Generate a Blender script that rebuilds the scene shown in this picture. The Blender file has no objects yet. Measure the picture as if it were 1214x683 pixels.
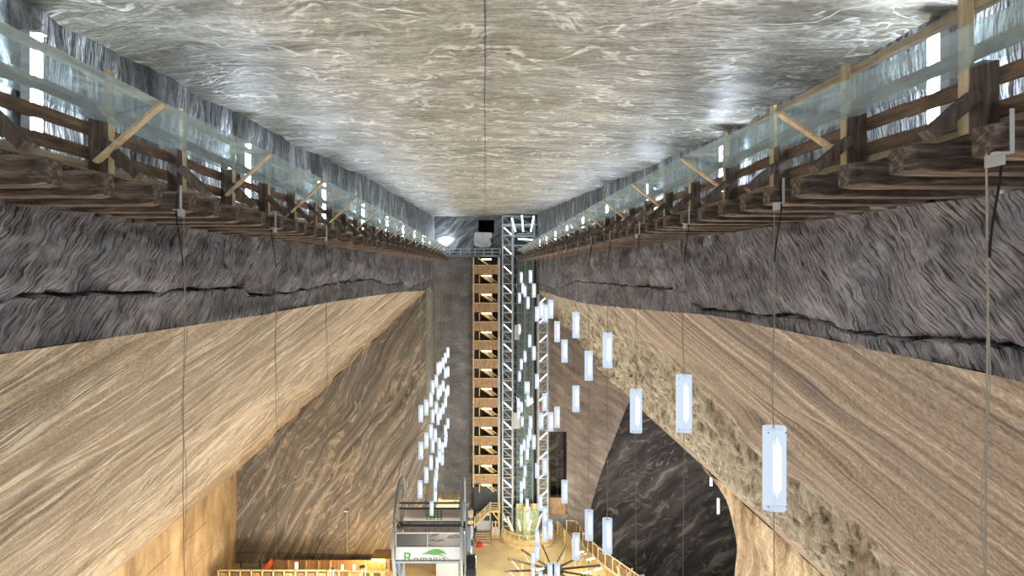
import bpy, math, random
from mathutils import Vector, noise, Matrix
random.seed(7)
F = 700.0; CX = 575.0; CY = 318.0; H = 29.2
SC = bpy.context.scene
COL = SC.collection

def at(px, py, D):            # point of the hall that lies D metres away in direction px, py
    return Vector(((px - CX) / F * D, D, H - (py - CY) / F * D))
def interp(kn, x):
    if x <= kn[0][0]: return kn[0][1]
    for (a, b), (c, d) in zip(kn, kn[1:]):
        if x <= c: return b + (d - b) * (x - a) / (c - a)
    return kn[-1][1]
ONES = ['', 'first', 'second', 'third', 'fourth', 'fifth', 'sixth', 'seventh', 'eighth', 'ninth', 'tenth', 'eleventh', 'twelfth',
        'thirteenth', 'fourteenth', 'fifteenth', 'sixteenth', 'seventeenth', 'eighteenth', 'nineteenth']
TENS = ['', '', 'twenty', 'thirty', 'forty', 'fifty', 'sixty', 'seventy', 'eighty', 'ninety']
TENTH = ['', '', 'twentieth', 'thirtieth', 'fortieth', 'fiftieth', 'sixtieth', 'seventieth', 'eightieth', 'ninetieth']
def ordinal(n):
    if n < 20: return ONES[n]
    return TENTH[n // 10] if n % 10 == 0 else TENS[n // 10] + '-' + ONES[n % 10]

# ------------------------------------------------------------------ mesh builder
class MB:
    def __init__(s): s.v = []; s.f = []; s.smooth = False
    def quadbox(s, pts):
        b = len(s.v); s.v += [Vector(p) for p in pts]
        for q in ((0,3,2,1), (4,5,6,7), (0,1,5,4), (1,2,6,5), (2,3,7,6), (3,0,4,7)):
            s.f.append(tuple(b + i for i in q))
    def box(s, x0, x1, y0, y1, z0, z1):
        if x0 > x1: x0, x1 = x1, x0
        s.quadbox([(x0,y0,z0), (x1,y0,z0), (x1,y1,z0), (x0,y1,z0), (x0,y0,z1), (x1,y0,z1), (x1,y1,z1), (x0,y1,z1)]); return s
    def bar(s, a, b, w, h, up=(0,0,1)):      # rectangular bar from a to b
        a = Vector(a); b = Vector(b); d = (b - a).normalized(); up = Vector(up)
        if abs(d.dot(up)) > .98: up = Vector((0,1,0))
        r = d.cross(up).normalized(); u = r.cross(d)
        r = r * w / 2; u = u * h / 2
        s.quadbox([a - r - u, a + r - u, b + r - u, b - r - u, a - r + u, a + r + u, b + r + u, b - r + u]); return s
    def tube(s, pts, r, n=8, cap=True):
        pts = [Vector(p) for p in pts]; base = len(s.v)
        rs = r if isinstance(r, (list, tuple)) else [r] * len(pts)
        for i, p in enumerate(pts):
            d = (pts[min(i + 1, len(pts) - 1)] - pts[max(i - 1, 0)]).normalized()
            up = Vector((0,0,1)) if abs(d.z) < .9 else Vector((0,1,0))
            a = d.cross(up).normalized(); c = a.cross(d)
            for k in range(n):
                t = 2 * math.pi * k / n
                s.v.append(p + a * math.cos(t) * rs[i] + c * math.sin(t) * rs[i])
        for i in range(len(pts) - 1):
            for k in range(n):
                k2 = (k + 1) % n
                s.f.append((base + i*n + k, base + i*n + k2, base + (i+1)*n + k2, base + (i+1)*n + k))
        if cap:
            s.f.append(tuple(base + k for k in range(n - 1, -1, -1)))
            s.f.append(tuple(base + (len(pts) - 1) * n + k for k in range(n)))
        return s
    def poly(s, pts):
        b = len(s.v); s.v += [Vector(p) for p in pts]; s.f.append(tuple(range(b, b + len(pts)))); return s
    def prism(s, pts, d):                    # a flat outline given thickness d (vector)
        b = len(s.v); n = len(pts); d = Vector(d)
        s.v += [Vector(p) for p in pts] + [Vector(p) + d for p in pts]
        s.f.append(tuple(range(b, b + n))); s.f.append(tuple(b + n + k for k in range(n - 1, -1, -1)))
        for k in range(n): s.f.append((b + k, b + n + k, b + n + (k + 1) % n, b + (k + 1) % n))
        return s
    def build(s, name, mat, parent=None, loc=None, smooth=False, bevel=0):
        off = Vector(parent['_w']) if parent is not None else Vector(loc) if loc is not None else Vector((0,0,0))
        me = bpy.data.meshes.new(name)
        me.from_pydata([tuple(p - off) for p in s.v], [], s.f); me.validate()
        mats = mat if isinstance(mat, (list, tuple)) else [mat]
        for m in mats: me.materials.append(m)
        o = bpy.data.objects.new(name, me); COL.objects.link(o)
        if smooth:
            for p in me.polygons: p.use_smooth = True
        if bevel:
            md = o.modifiers.new('bevel', 'BEVEL'); md.width = bevel; md.segments = 2; md.limit_method = 'ANGLE'
        if parent is not None:
            o.parent = parent
            pw = Vector(parent['_w']); o['_w'] = tuple(pw)
        else:
            o.location = off; o['_w'] = tuple(off)
        return o
def thing(name, loc, label, cat, group=None):
    o = bpy.data.objects.new(name, None); COL.objects.link(o); o.location = loc; o['_w'] = tuple(loc)
    o.empty_display_size = .2
    return tag(o, label, cat, group)
def tag(o, label, cat, group=None):
    o['label'] = label; o['category'] = cat
    if group: o['group'] = group
    return o
def struct(o): o['kind'] = 'structure'; return o
def copy_tree(o, loc, label, group=None):
    c = o.copy(); COL.objects.link(c); c.location = loc; c['label'] = label; c['_w'] = tuple(loc)
    if group: c['group'] = group
    for ch in o.children:
        d = ch.copy(); COL.objects.link(d); d.parent = c
        for g in ch.children:
            e = g.copy(); COL.objects.link(e); e.parent = d
    return c

# ------------------------------------------------------------------ materials
def srgb(r, g, b):
    f = lambda c: (c / 255 / 12.92) if c / 255 <= .04045 else ((c / 255 + .055) / 1.055) ** 2.4
    return (f(r), f(g), f(b), 1)
class NT:
    def __init__(s, name):
        s.m = bpy.data.materials.new(name); s.m.use_nodes = True; s.t = s.m.node_tree; s.t.nodes.clear()
        s.out = s.t.nodes.new('ShaderNodeOutputMaterial')
    def n(s, typ, ins=None, **kw):
        nd = s.t.nodes.new(typ)
        for k, v in kw.items(): setattr(nd, k, v)
        for k, v in (ins or {}).items():
            sock = nd.inputs[k]
            if isinstance(v, bpy.types.NodeSocket): s.t.links.new(v, sock)
            else: sock.default_value = v
        return nd
    def math(s, op, a, b=0.0, c=None):
        d = {0: a, 1: b}
        if c is not None: d[2] = c
        return s.n('ShaderNodeMath', d, operation=op).outputs[0]
    def mix(s, f, a, b, mode='MIX'):
        nd = s.n('ShaderNodeMix', data_type='RGBA', blend_type=mode)
        for k, v in ((0, f), (6, a), (7, b)):
            if isinstance(v, bpy.types.NodeSocket): s.t.links.new(v, nd.inputs[k])
            else: nd.inputs[k].default_value = v
        return nd.outputs[2]
    def ramp(s, f, stops, interp='LINEAR'):
        nd = s.n('ShaderNodeValToRGB', {0: f}); cr = nd.color_ramp; cr.interpolation = interp
        while len(cr.elements) < len(stops): cr.elements.new(.5)
        for e, (p, c) in zip(cr.elements, stops):
            e.position = p; e.color = c if not isinstance(c, (int, float)) else (c, c, c, 1)
        return nd.outputs[0]
    def noise(s, vec, scale, detail=6, rough=.6, dist=0.0):
        return s.n('ShaderNodeTexNoise', {'Vector': vec, 'Scale': scale, 'Detail': detail, 'Roughness': rough, 'Distortion': dist})
    def mapp(s, vec, rot=(0,0,0), scale=(1,1,1)):
        a = s.n('ShaderNodeMapping', {'Vector': vec, 'Rotation': rot})
        return s.n('ShaderNodeMapping', {'Vector': a.outputs[0], 'Scale': scale}).outputs[0]
    def obj(s): return s.n('ShaderNodeTexCoord').outputs['Object']
    def warp(s, vec, scale, amt, detail=2):
        nz = s.noise(vec, scale, detail, .5).outputs['Color']
        v = s.n('ShaderNodeVectorMath', {0: nz, 1: (.5,.5,.5)}, operation='SUBTRACT').outputs[0]
        v = s.n('ShaderNodeVectorMath', {0: v, 3: amt}, operation='SCALE').outputs[0]
        return s.n('ShaderNodeVectorMath', {0: vec, 1: v}, operation='ADD').outputs[0]
    def done(s, col, rough=.8, bump=None, bdist=.05, bstr=1.0, spec=.3, metal=0.0, emis=None, es=0):
        ins = {'Base Color': col, 'Roughness': rough, 'Metallic': metal, 'Specular IOR Level': spec}
        if emis: ins['Emission Color'] = emis; ins['Emission Strength'] = es
        p = s.n('ShaderNodeBsdfPrincipled', ins)
        if bump is not None:
            b = s.n('ShaderNodeBump', {'Height': bump, 'Distance': bdist, 'Strength': bstr})
            s.t.links.new(b.outputs[0], p.inputs['Normal'])
        s.t.links.new(p.outputs[0], s.out.inputs[0]); return s.m

def salt(name, cols, rot, scale, warp=(.12, 3.0), fine=(6, .35), lines=None, rough=.75, bd=.05, chisel=None, spec=.3, grime=.3, wdetail=2, extra=None):
    """banded rock salt: strata stretched along a direction and folded by a coarse warp"""
    k = NT(name); P = k.obj()
    W = k.warp(P, warp[0], warp[1], wdetail)
    V = k.mapp(W, rot, scale)
    b = k.noise(V, 1.0, 7, .62).outputs[0]
    n = len(cols)
    st = [(.32 + .38 * i / (n - 1), c) for i, c in enumerate(cols)]
    col = k.ramp(b, st)
    fn = k.noise(P, fine[0], 5, .7).outputs[0]
    col = k.mix(fine[1], col, k.ramp(fn, [(.3, .05), (.7, .95)]), 'OVERLAY')
    hgt = k.math('ADD', b, k.math('MULTIPLY', fn, .25))
    big = k.noise(P, .22, 3, .5).outputs[0]
    col = k.mix(grime, col, k.ramp(big, [(.3, .22), (.7, .85)]), 'OVERLAY')
    if lines:       # thin pale veins: (rot, scale, width, colour, strength)
        lr, ls, lw, lc, lst = lines
        W2 = k.warp(P, warp[0] * 1.7, warp[1] * 1.1, 3)
        ln = k.noise(k.mapp(W2, lr, ls), 1.0, 4, .55).outputs[0]
        d = k.math('ABSOLUTE', k.math('SUBTRACT', k.math('FRACT', k.math('MULTIPLY', ln, 7.0)), .5))
        m = k.ramp(d, [(0, 1.0), (lw, 0.0)])
        brk = k.ramp(k.noise(P, 1.1, 4, .6).outputs[0], [(.42, 0.0), (.6, 1.0)])
        m = k.math('MULTIPLY', k.math('MULTIPLY', m, brk), lst)
        col = k.mix(m, col, lc)
        hgt = k.math('ADD', hgt, k.math('MULTIPLY', m, .35))
    if chisel:      # pick marks: (rot, scale, strength, dark colour, light colour)
        cr, cs, cst, cd, cl = chisel
        W3 = k.warp(P, .5, .20, 1)
        a = k.noise(k.mapp(W3, cr, cs), 1.0, 3, .6).outputs[0]
        m1 = k.ramp(a, [(.36, 1.0), (.5, 0.0)]); m2 = k.ramp(a, [(.55, 0.0), (.68, 1.0)])
        col = k.mix(k.math('MULTIPLY', m1, cst), col, cd)
        col = k.mix(k.math('MULTIPLY', m2, cst * .8), col, cl)
        hgt = k.math('ADD', k.math('MULTIPLY', hgt, .5), k.math('MULTIPLY', a, 1.6))
    if extra: col, hgt = extra(k, P, col, hgt)
    return k.done(col, rough, hgt, bd, 1.0, spec)

R = math.radians
S = srgb
# gallery-level side walls: vertical salt drips
M_up = salt('salt_streaked_wall', [S(88,90,92), S(142,146,150), S(216,222,228)], (0,0,0), (2.2, 2.2, .35), (.5, .8), (9, .4), bd=.14, grime=.15,
            chisel=((0,0,0), (7,7,.9), .55, S(62,64,68), S(236,240,246)))
def neck(name, sgn):
    return salt(name, [S(102,102,112), S(144,143,152), S(172,170,176), S(202,201,208)], (R(-45),0,0), (0, .35, 1.1), (.3, .8), (7, .35), bd=.16, grime=.4,
            chisel=((R(-47),0,0), (0, 1.8, 30.0), .9, S(46,44,50), S(224,220,222)))
M_neckL = neck('pick_marked_rock', 1)
M_flareL = salt('striped_salt_left', [S(88,76,64), S(140,125,106), S(166,149,126), S(204,190,168)], (R(-27),0,R(0)), (0, .075, 2.8), (.13, 1.9), (16, .7), bd=.07, grime=.35,
            lines=((R(-27),0,0), (0,.05,1.9), .2, S(232,224,206), .9))
M_flareR0 = None
def flare_right():
    k = NT('striped_and_pitted_salt_right'); P = k.obj()
    W = k.warp(P, .12, 1.2); V = k.mapp(W, (R(-28),0,0), (0, .10, 3.6))
    b = k.noise(V, 1.0, 7, .62).outputs[0]
    col = k.ramp(b, [(.33, S(86,75,68)), (.46, S(134,118,104)), (.58, S(156,140,124)), (.7, S(204,190,172))])
    fn = k.noise(P, 12, 5, .7).outputs[0]
    col = k.mix(.6, col, k.ramp(fn, [(.3, .05), (.7, .95)]), 'OVERLAY')
    at_ = k.n('ShaderNodeAttribute', attribute_name='pitted').outputs['Fac']
    edge = k.noise(P, .8, 4, .6).outputs[0]
    m = k.ramp(k.math('ADD', at_, k.math('MULTIPLY', k.math('SUBTRACT', edge, .5), .7)), [(.45, 0.0), (.55, 1.0)])
    pit = k.noise(k.mapp(P, (0,0,0), (1.8,1.8,.8)), 1.5, 6, .72).outputs[0]
    pc = k.ramp(pit, [(.32, S(60,50,42)), (.42, S(148,134,114)), (.53, S(196,186,166)), (.7, S(228,222,208))])
    col = k.mix(m, col, pc)
    # rust stains
    ru = k.ramp(k.noise(k.mapp(P, (0,0,0), (.5,.5,.25)), .9, 4, .6).outputs[0], [(.62, 0.0), (.72, .5)])
    col = k.mix(k.math('MULTIPLY', ru, m), col, S(168,118,70))
    hgt = k.math('ADD', k.math('MULTIPLY', b, .7), k.math('MULTIPLY', k.math('MULTIPLY', pit, 5.0), m))
    return k.done(col, .8, hgt, .09, 1.0)
M_flareR = flare_right()
def seams(k, P, col, hgt):
    sx = k.n('ShaderNodeSeparateXYZ', {0: k.warp(P, .4, .25)})
    z = k.math('ABSOLUTE', k.math('SUBTRACT', k.math('FRACT', k.math('MULTIPLY', sx.outputs[2], 1 / 2.7)), .5))
    m = k.math('MULTIPLY', k.ramp(z, [(.0, 1.0), (.018, 0.0)]), k.ramp(k.noise(P, .35, 2).outputs[0], [(.4, .2), (.6, 1.0)]))
    return k.mix(k.math('MULTIPLY', m, .7), col, S(62,46,32)), k.math('SUBTRACT', hgt, m)
M_low = salt('tan_cut_wall', [S(124,104,78), S(162,138,104), S(186,162,124), S(204,184,148)], (0,0,0), (.5, .5, .12), (.25, 2.0), (10, .25), bd=.05, grime=.2, extra=seams)
M_lowR = salt('tan_rough_wall', [S(92,74,56), S(150,128,100), S(186,166,134), S(212,196,168)], (0,R(10),0), (.8, .8, .22), (.3, 2.2), (5, .5), bd=.3, grime=.25)
def end_l(k, P, col, hgt): return col, hgt
M_endL = salt('folded_dark_salt', [S(68,65,62), S(98,94,89), S(118,113,106), S(160,153,142)], (0,R(58),0), (.06, 0, 2.2), (.10, 3.6), (10, .5), bd=.05, grime=.2,
            lines=((0,R(58),0), (.04,0,1.2), .2, S(184,170,150), .8))
M_endR = salt('grey_brown_salt', [S(92,84,78), S(116,106,98), S(132,120,110), S(158,146,134)], (0,R(-35),0), (.35, 0, 1.6), (.2, 1.5), (9, .4), bd=.05, grime=.3)
M_dark = salt('black_white_folded_salt', [S(44,41,41), S(62,58,57), S(84,79,76), S(150,143,134)], (0,R(35),0), (.12, 0, .85), (.10, 7.0), (7, .3), bd=.04, grime=.3, wdetail=3,
            lines=((0,R(32),0), (.09,0,.5), .15, S(150,144,136), .7))
M_rec = salt('grey_cut_salt', [S(96,96,98), S(116,114,114), S(130,128,126), S(150,149,146)], (0,0,0), (.5, 1, .8), (.3, 1.0), (5, .45), bd=.04, grime=.2)
M_recUp = salt('grey_marbled_salt', [S(58,60,66), S(86,88,94), S(120,124,128), S(178,182,184)], (0,R(35),0), (.3, 1, 2.0), (.3, 2.5), (8, .2), bd=.03, grime=.2)
M_strip = salt('pale_salt_reveal', [S(140,136,126), S(164,160,150), S(184,180,170)], (0,0,0), (1, .5, 1.2), (.4, .8), (9, .3), bd=.05)
def seamline(k, P, col, hgt):
    s = k.n('ShaderNodeSeparateXYZ', {0: k.warp(P, .9, .05)})
    m = k.ramp(k.math('ABSOLUTE', s.outputs[0]), [(.0, .7), (.014, 0.0)])
    sx = k.mix(k.math('MULTIPLY', k.math('MULTIPLY', m, 1.0), k.ramp(k.noise(P, 1.2, 3).outputs[0], [(.35, .2), (.6, 1.0)])), col, S(40,34,26))
    return sx, k.math('SUBTRACT', hgt, m)
M_ceil = salt('pale_marbled_ceiling', [S(84,81,70), S(128,124,111), S(150,147,135), S(196,195,190)], (0,0,R(4)), (.3, 1.5, 1), (.17, 4.5), (12, .45), bd=.10, grime=.45, rough=.5, spec=.5, wdetail=3,
            chisel=((0,0,R(3)), (2.2, 8.0, 1), .30, S(98,92,80), S(236,236,230)),
            lines=((0,0,R(8)), (.5, 1.5, 1), .22, S(240,240,236), 1.0), extra=seamline)
M_white = salt('white_salt_crust', [S(190,192,194), S(214,216,218), S(236,238,240)], (0,0,0), (1,1,1), (.5,.5), (6,.3), bd=.1)
def floor_mat():
    k = NT('beige_packed_floor'); P = k.obj()
    a = k.noise(P, .5, 5, .6).outputs[0]; b = k.noise(P, 6, 5, .7).outputs[0]
    c = k.ramp(a, [(.3, S(176,156,118)), (.7, S(206,188,150))])
    c = k.mix(.35, c, k.ramp(b, [(.3, .2), (.7, .8)]), 'OVERLAY')
    return k.done(c, .7, b, .02)
M_floor = floor_mat()
def wood(name, c1, c2, c3, axis=1, sc=1.0, rough=.75, bd=.012):
    k = NT(name); P = k.obj(); s = [14 * sc] * 3; s[axis] = .9 * sc
    a = k.noise(k.mapp(k.warp(P, 1.5, .15), (0,0,0), s), 1, 6, .65).outputs[0]
    b = k.noise(P, 3.1, 4, .6).outputs[0]
    c = k.ramp(a, [(.3, c1), (.5, c2), (.72, c3)])
    c = k.mix(.5, c, k.ramp(b, [(.25, .2), (.75, .8)]), 'OVERLAY')
    return k.done(c, rough, a, bd)
M_beam = wood('old_brown_beam', S(42,37,34), S(96,82,74), S(162,140,122), 0, 1.2, bd=.05)
M_post = wood('dark_old_timber', S(52,44,40), S(84,72,64), S(122,106,94), 2)
M_rail = wood('brown_weathered_rail', S(70,58,50), S(108,90,76), S(146,122,100), 1)
M_pine = wood('pale_pine_board', S(166,146,112), S(196,176,142), S(220,204,174), 2)
M_pineY = wood('pale_pine_rail', S(150,132,108), S(180,162,136), S(204,190,164), 1)
M_panel = wood('orange_plywood', S(136,108,80), S(160,130,98), S(184,156,124), 2)
M_wood = wood('warm_timber', S(172,144,98), S(204,178,130), S(226,206,162), 2)
M_brown = wood('reddish_brown_board', S(84,46,32), S(126,72,48), S(160,100,70), 0)
def flat(name, c, rough=.5, metal=0.0, spec=.4):
    k = NT(name); P = k.obj()
    n = k.noise(P, 9, 4, .6).outputs[0]
    return k.done(k.mix(.25, c, k.ramp(n, [(.2, .25), (.8, .75)]), 'OVERLAY'), rough, n, .003, .5, spec, metal)
M_steel = flat('painted_white_steel', S(168,176,180), .45)
M_steel2 = flat('dull_grey_steel', S(120,128,134), .5)
M_dsteel = flat('dark_steel', S(46,50,56), .5)
M_grey = flat('pale_grey_panel', S(176,178,178), .5)
M_rope = flat('grey_cable', S(150,146,132), .7)
M_cord = flat('black_cord', S(24,24,26), .6)
M_black = flat('tunnel_darkness', S(12,12,14), .95)  # near-black colour paints the darkness inside the tunnel mouth
M_wpanel = flat('white_sign_panel', S(172,174,176), .4)
M_green = flat('green_paint', S(52,122,30), .5)
M_dgreen = flat('dark_green_paint', S(34,84,38), .5)
M_navy = flat('dark_blue_paint', S(40,60,110), .5)
M_red = flat('red_fabric', S(190,20,26), .7)
M_orange = flat('orange_canvas', S(232,98,44), .7)
M_glassdark = flat('dark_window_glass', S(58,64,70), .12, 0, .8)
def emit(name, c, s):
    k = NT(name); e = k.n('ShaderNodeEmission', {'Color': c, 'Strength': s})
    k.t.links.new(e.outputs[0], k.out.inputs[0]); return k.m
L_HANG = 140.0; L_WALL = 190.0
M_tube = emit('lit_cool_tube', (.78,.9,1,1), L_HANG)
M_wtube = emit('lit_cool_wall_tube', (.80,.9,1,1), L_WALL)
M_ytube = emit('lit_warm_tube', (1,.78,.36,1), 7)
M_ytube2 = emit('lit_pale_yellow_tube', (1,.93,.62,1), 7)
M_otube = emit('lit_orange_tube', (1,.52,.10,1), 40)
M_dtube = emit('lit_truss_tube', (.82,.95,1,1), 5)
def acrylic():
    k = NT('frosted_blue_acrylic')
    lw = k.n('ShaderNodeLayerWeight', {'Blend': .35}).outputs['Facing']
    e = k.n('ShaderNodeEmission', {'Color': (.71,.84,1,1), 'Strength': 1.0})
    tr = k.n('ShaderNodeBsdfTransparent', {'Color': (.94,.97,1,1)})
    f = k.n('ShaderNodeMapRange', {0: lw, 1: 0.0, 2: 1.0, 3: .80, 4: .97}).outputs[0]
    m = k.n('ShaderNodeMixShader', {0: f, 1: tr.outputs[0], 2: e.outputs[0]})
    k.t.links.new(m.outputs[0], k.out.inputs[0]); return k.m
M_acr = acrylic()
def glassm(name, tint, refl, rough=.03):
    k = NT(name)
    n = k.noise(k.obj(), 1.3, 4, .6).outputs[0]
    tr = k.n('ShaderNodeBsdfTransparent', {'Color': tint})
    gl = k.n('ShaderNodeBsdfGlossy', {'Color': (.82,.96,1,1), 'Roughness': rough})
    df = k.n('ShaderNodeBsdfDiffuse', {'Color': (.68,.84,.94,1)})  # pale blue diffuse share paints reflected haze onto the glass
    gm = k.n('ShaderNodeMixShader', {0: .5, 1: gl.outputs[0], 2: df.outputs[0]})
    f = k.n('ShaderNodeMapRange', {0: n, 1: .3, 2: .7, 3: refl * .7, 4: refl * 1.3}).outputs[0]
    m = k.n('ShaderNodeMixShader', {0: f, 1: tr.outputs[0], 2: gm.outputs[0]})
    k.t.links.new(m.outputs[0], k.out.inputs[0]); return k.m
M_glass = glassm('teal_tinted_glass', (.88,.96,.97,1), .36)
M_sglass = glassm('shaft_glass', (.85,.95,.93,1), .10)

# ------------------------------------------------------------------ hall shell
NX = 5.85
zcL = [(-9,3.1), (2,3.2), (7.5,3.4), (15.3,3.71), (20.5,3.98), (29.2,4.5), (68.2,5.95)]
zcR = [(-9,3.0), (2,3.05), (7.1,3.2), (17.4,3.43), (25.3,3.9), (63,5.94), (68.2,6.0)]
zaL = [(-9,-1.0), (7.1,-1.04), (14.9,-1.21), (23.4,-1.3), (40,-1.62), (58.5,-2.25), (68.2,-2.4)]
zaR = [(-9,-1.2), (6.4,-1.23), (15,-1.2), (24.8,-1.67), (35.6,-2.1), (66,-2.4)]
crL = [(0,362),(18,348),(101,345),(169,344),(250,340),(290,338),(297,349),(339,346),(388,336),(441,330),(461,338),(479,333),(486,341),(508,332)]
crR = [(637,335),(660,343),(683,332.5),(737.5,337),(785,340),(811.5,344.5),(821,361),(838,365),(917,372),(966,375.5),(1010,390),(1083,399),(1171,401),(1214,408.5)]
def tocrack(l):
    o = sorted((NX * F / abs(x - CX), -(y - CY) / abs(x - CX) * NX) for x, y in l)
    return o
crL = tocrack(crL); crR = tocrack(crR)
ZTOP = .84
def stations(d1):
    s = [-9, -6, -3, -1, 1, 2, 2.6]; d = 3.0
    while d < d1: s.append(d); d = max(d * 1.0125, d + .07)
    s.append(d1); return s
pitL = [(10,16.2), (13,13.2), (16,10.9), (20,9.2), (24,7.6), (27,5.9)]
def side_wall(sg):
    L = sg < 0
    zc, za, cr = (zcL, zaL, crL) if L else (zcR, zaR, crR)
    XC, ZC, dend = (24.65, -20.2, 58.5) if L else (16.2, -14.7, 66.3)
    mb = MB(); slots = []; pit = []
    def sheet(st, rows, slot, amp, fr, fn, prot=None):
        """fn(D, t) -> (X, z); noise pushes it along the X axis"""
        base = len(mb.v); n = rows + 1
        for D in st:
            for i in range(n):
                t = i / rows
                X, z = fn(D, t)
                q = Vector((X * .6, D * fr[0], z * fr[1]))
                e = min(1, 4 * t, 4 * (1 - t)) if slot in (2, 3) else 1
                a = amp * e * noise.fractal(q + Vector((31 * sg, 0, slot * 9)), .8, 2.1, 5)
                if slot == 2 and not L:
                    m = 1 if X > interp(pitL, D) else 0
                    if X > 14.9 and D > 24: m = 0
                    f = max(0, min(1, (X - interp(pitL, D)) / 1.2 + .5)) * (1 - max(0, min(1, (X - 14.7) * 1.5)) * max(0, min(1, (D - 22) / 6)))
                    a += f * e * .5 * (noise.fractal(Vector((D * 1.1, X * .8, z * .8)), .7, 2.2, 6) - .15)
                    pit.append(f)
                else: pit.append(0.0)
                nx = 1.0
                X2 = X + a * nx; z2 = z + (a * .6 if slot == 2 else 0)
                mb.v.append(Vector((sg * X2, D, H + z2)))
        for a in range(len(st) - 1):
            for i in range(rows):
                q = (base + a*n + i, base + (a+1)*n + i, base + (a+1)*n + i + 1, base + a*n + i + 1)
                mb.f.append(q if L else q[::-1])
                slots.append(4 if (rows == 3 and i == 2 and noise.noise(Vector((st[a] * 1.6, 3 * sg, 0))) > .02) else slot)
    sl = stations(68.0)
    sheet(sl, 26, 0, .16, (.55, .5), lambda D, t: (NX + .05, (interp(zc, D) + .35) * (1 - t) + ZTOP * t))
    # step of the gallery ledge, pick-marked upper band, crack, lower band
    def upper(D, t):
        c = interp(cr, D) + .09 * noise.fractal(Vector((D * 1.1, 0, 3)), .6, 2.3, 5)
        z = ZTOP * (1 - t) + c * t
        return NX - .06 + .06 * math.sin(t * 3.1) * -1, z
    sheet(sl, 22, 1, .17, (.7, 1.1), upper)
    def crack(D, t):
        c = interp(cr, D) + .09 * noise.fractal(Vector((D * 1.1, 0, 3)), .6, 2.3, 5)
        return ((NX - .06, c), (NX + .34, c + .03), (NX + .26, c - .045), (NX - .0, c - .085))[int(round(t * 3))]
    sheet(sl, 3, 1, .1, (.7, 1.1), crack)
    sheet(sl, 12, 1, .13, (.7, 1.1), lambda D, t: (NX + .04 - .05 * t, (interp(cr, D) - .07) * (1 - t) + interp(za, D) * t))
    se = [d for d in sl if d < dend] + [dend]
    def flare(D, t):
        a = interp(za, D); return NX + (XC - NX) * t, a + (ZC - a) * t
    sheet(se, 70, 2, .30, (.10, .16), flare)
    if L:
        sheet(se[::2] + [dend], 24, 3, .2, (.15, .15), lambda D, t: (XC, ZC + (-29.4 - ZC) * t))
        # the reveal between the end wall and the deeper shaft
    else:
        edge = [(-40,38), (-20,38), (-17.6,38.2), (-15.8,39.3), (-15.1,40.8), (-14.8,43.0), (-14.7,45.0)]
        nst = 90
        st = [i / nst for i in range(nst + 1)]
        sheet(st, 40, 3, .25, (2.2, .2), lambda u, t: (XC, ZC - 25 * t ** 1.6))
        # spread the stations of that sheet between the camera side and the curved jamb
        nv = (nst + 1) * 41; b0 = len(mb.v) - nv
        for i in range(nv):
            p = mb.v[b0 + i]; u = st[i // 41]
            z = p.z - H; e = interp(edge, z)
            p.y = -9 + (e + 9) * (1 - (1 - u) ** 1.3)
            p.x += .25 * noise.fractal(Vector((p.y * .25, z * .3, 4)), .8, 2, 4) - .0
        # curved return of the jamb into the side chamber
        b = len(mb.v); n = 41
        for j in range(7):
            for i in range(41):
                q = mb.v[b0 + nst * 41 + i]
                mb.v.append(Vector((q.x + j * j * .42, q.y + j * .75, q.z))); pit.append(0)
        for j in range(6):
            for i in range(40):
                q = (b + j*n + i, b + (j+1)*n + i, b + (j+1)*n + i + 1, b + j*n + i + 1)
                mb.f.append(q[::-1]); slots.append(3)
    o = mb.build('wall_left' if L else 'wall_right', [M_up, M_neckL, M_flareL if L else M_flareR, M_low if L else M_lowR, M_white], smooth=True)
    for p, s_ in zip(o.data.polygons, slots): p.material_index = s_
    if not L:
        at_ = o.data.attributes.new('pitted', 'FLOAT', 'POINT')
        at_.data.foreach_set('value', pit)
    struct(o)
side_wall(-1); side_wall(1)

# ceiling
mb = MB(); st = stations(68.3); NXC = 70
for D in st:
    for i in range(NXC + 1):
        t = i / NXC; X = -7.2 + 14.4 * t
        u = (X + NX) / (2 * NX)
        z = interp(zcL, D) * (1 - u) + interp(zcR, D) * u
        z += .10 * noise.fractal(Vector((X * .35, D * .3, 0)), .8, 2.1, 5) + .08 * math.sin(max(0, min(1, u)) * math.pi)
        mb.v.append(Vector((X, D, H + z)))
for a in range(len(st) - 1):
    for i in range(NXC):
        b = a * (NXC + 1) + i; mb.f.append((b, b + 1, b + NXC + 2, b + NXC + 1)[::-1])
struct(mb.build('ceiling', M_ceil, smooth=True))
mb = MB()
mb.f = []
def wallgrid(name, mat, pts, thick=(0,.6,0)):
    m = MB(); m.prism(pts, thick); return struct(m.build(name, mat))
# left end wall, with the band below its ledge
y = 58.5
def zz(v): return H + v
wallgrid('wall_end_left', M_endL, [(-NX, y, zz(-2.2)), (-25.2, y, zz(-20.7)), (-25.2, y, zz(-28.1)), (-NX, y, zz(-28.5))], (0,.6,0))
m = MB(); m.prism([(-25.2, y - .22, zz(-28.12)), (-25.2, y - .12, zz(-29.4)), (-NX, y - .12, zz(-29.4)), (-NX, y - .22, zz(-28.52))], (0,.5,0))
struct(m.build('baseboard_end_left', M_endL))
# pale reveal, side of the deep shaft
m = MB(); m.box(-NX - .5, -NX - .01, 59.12, 68, zz(-29.3), zz(-2.0)); struct(m.build('wall_shaft_left', M_strip))
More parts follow.
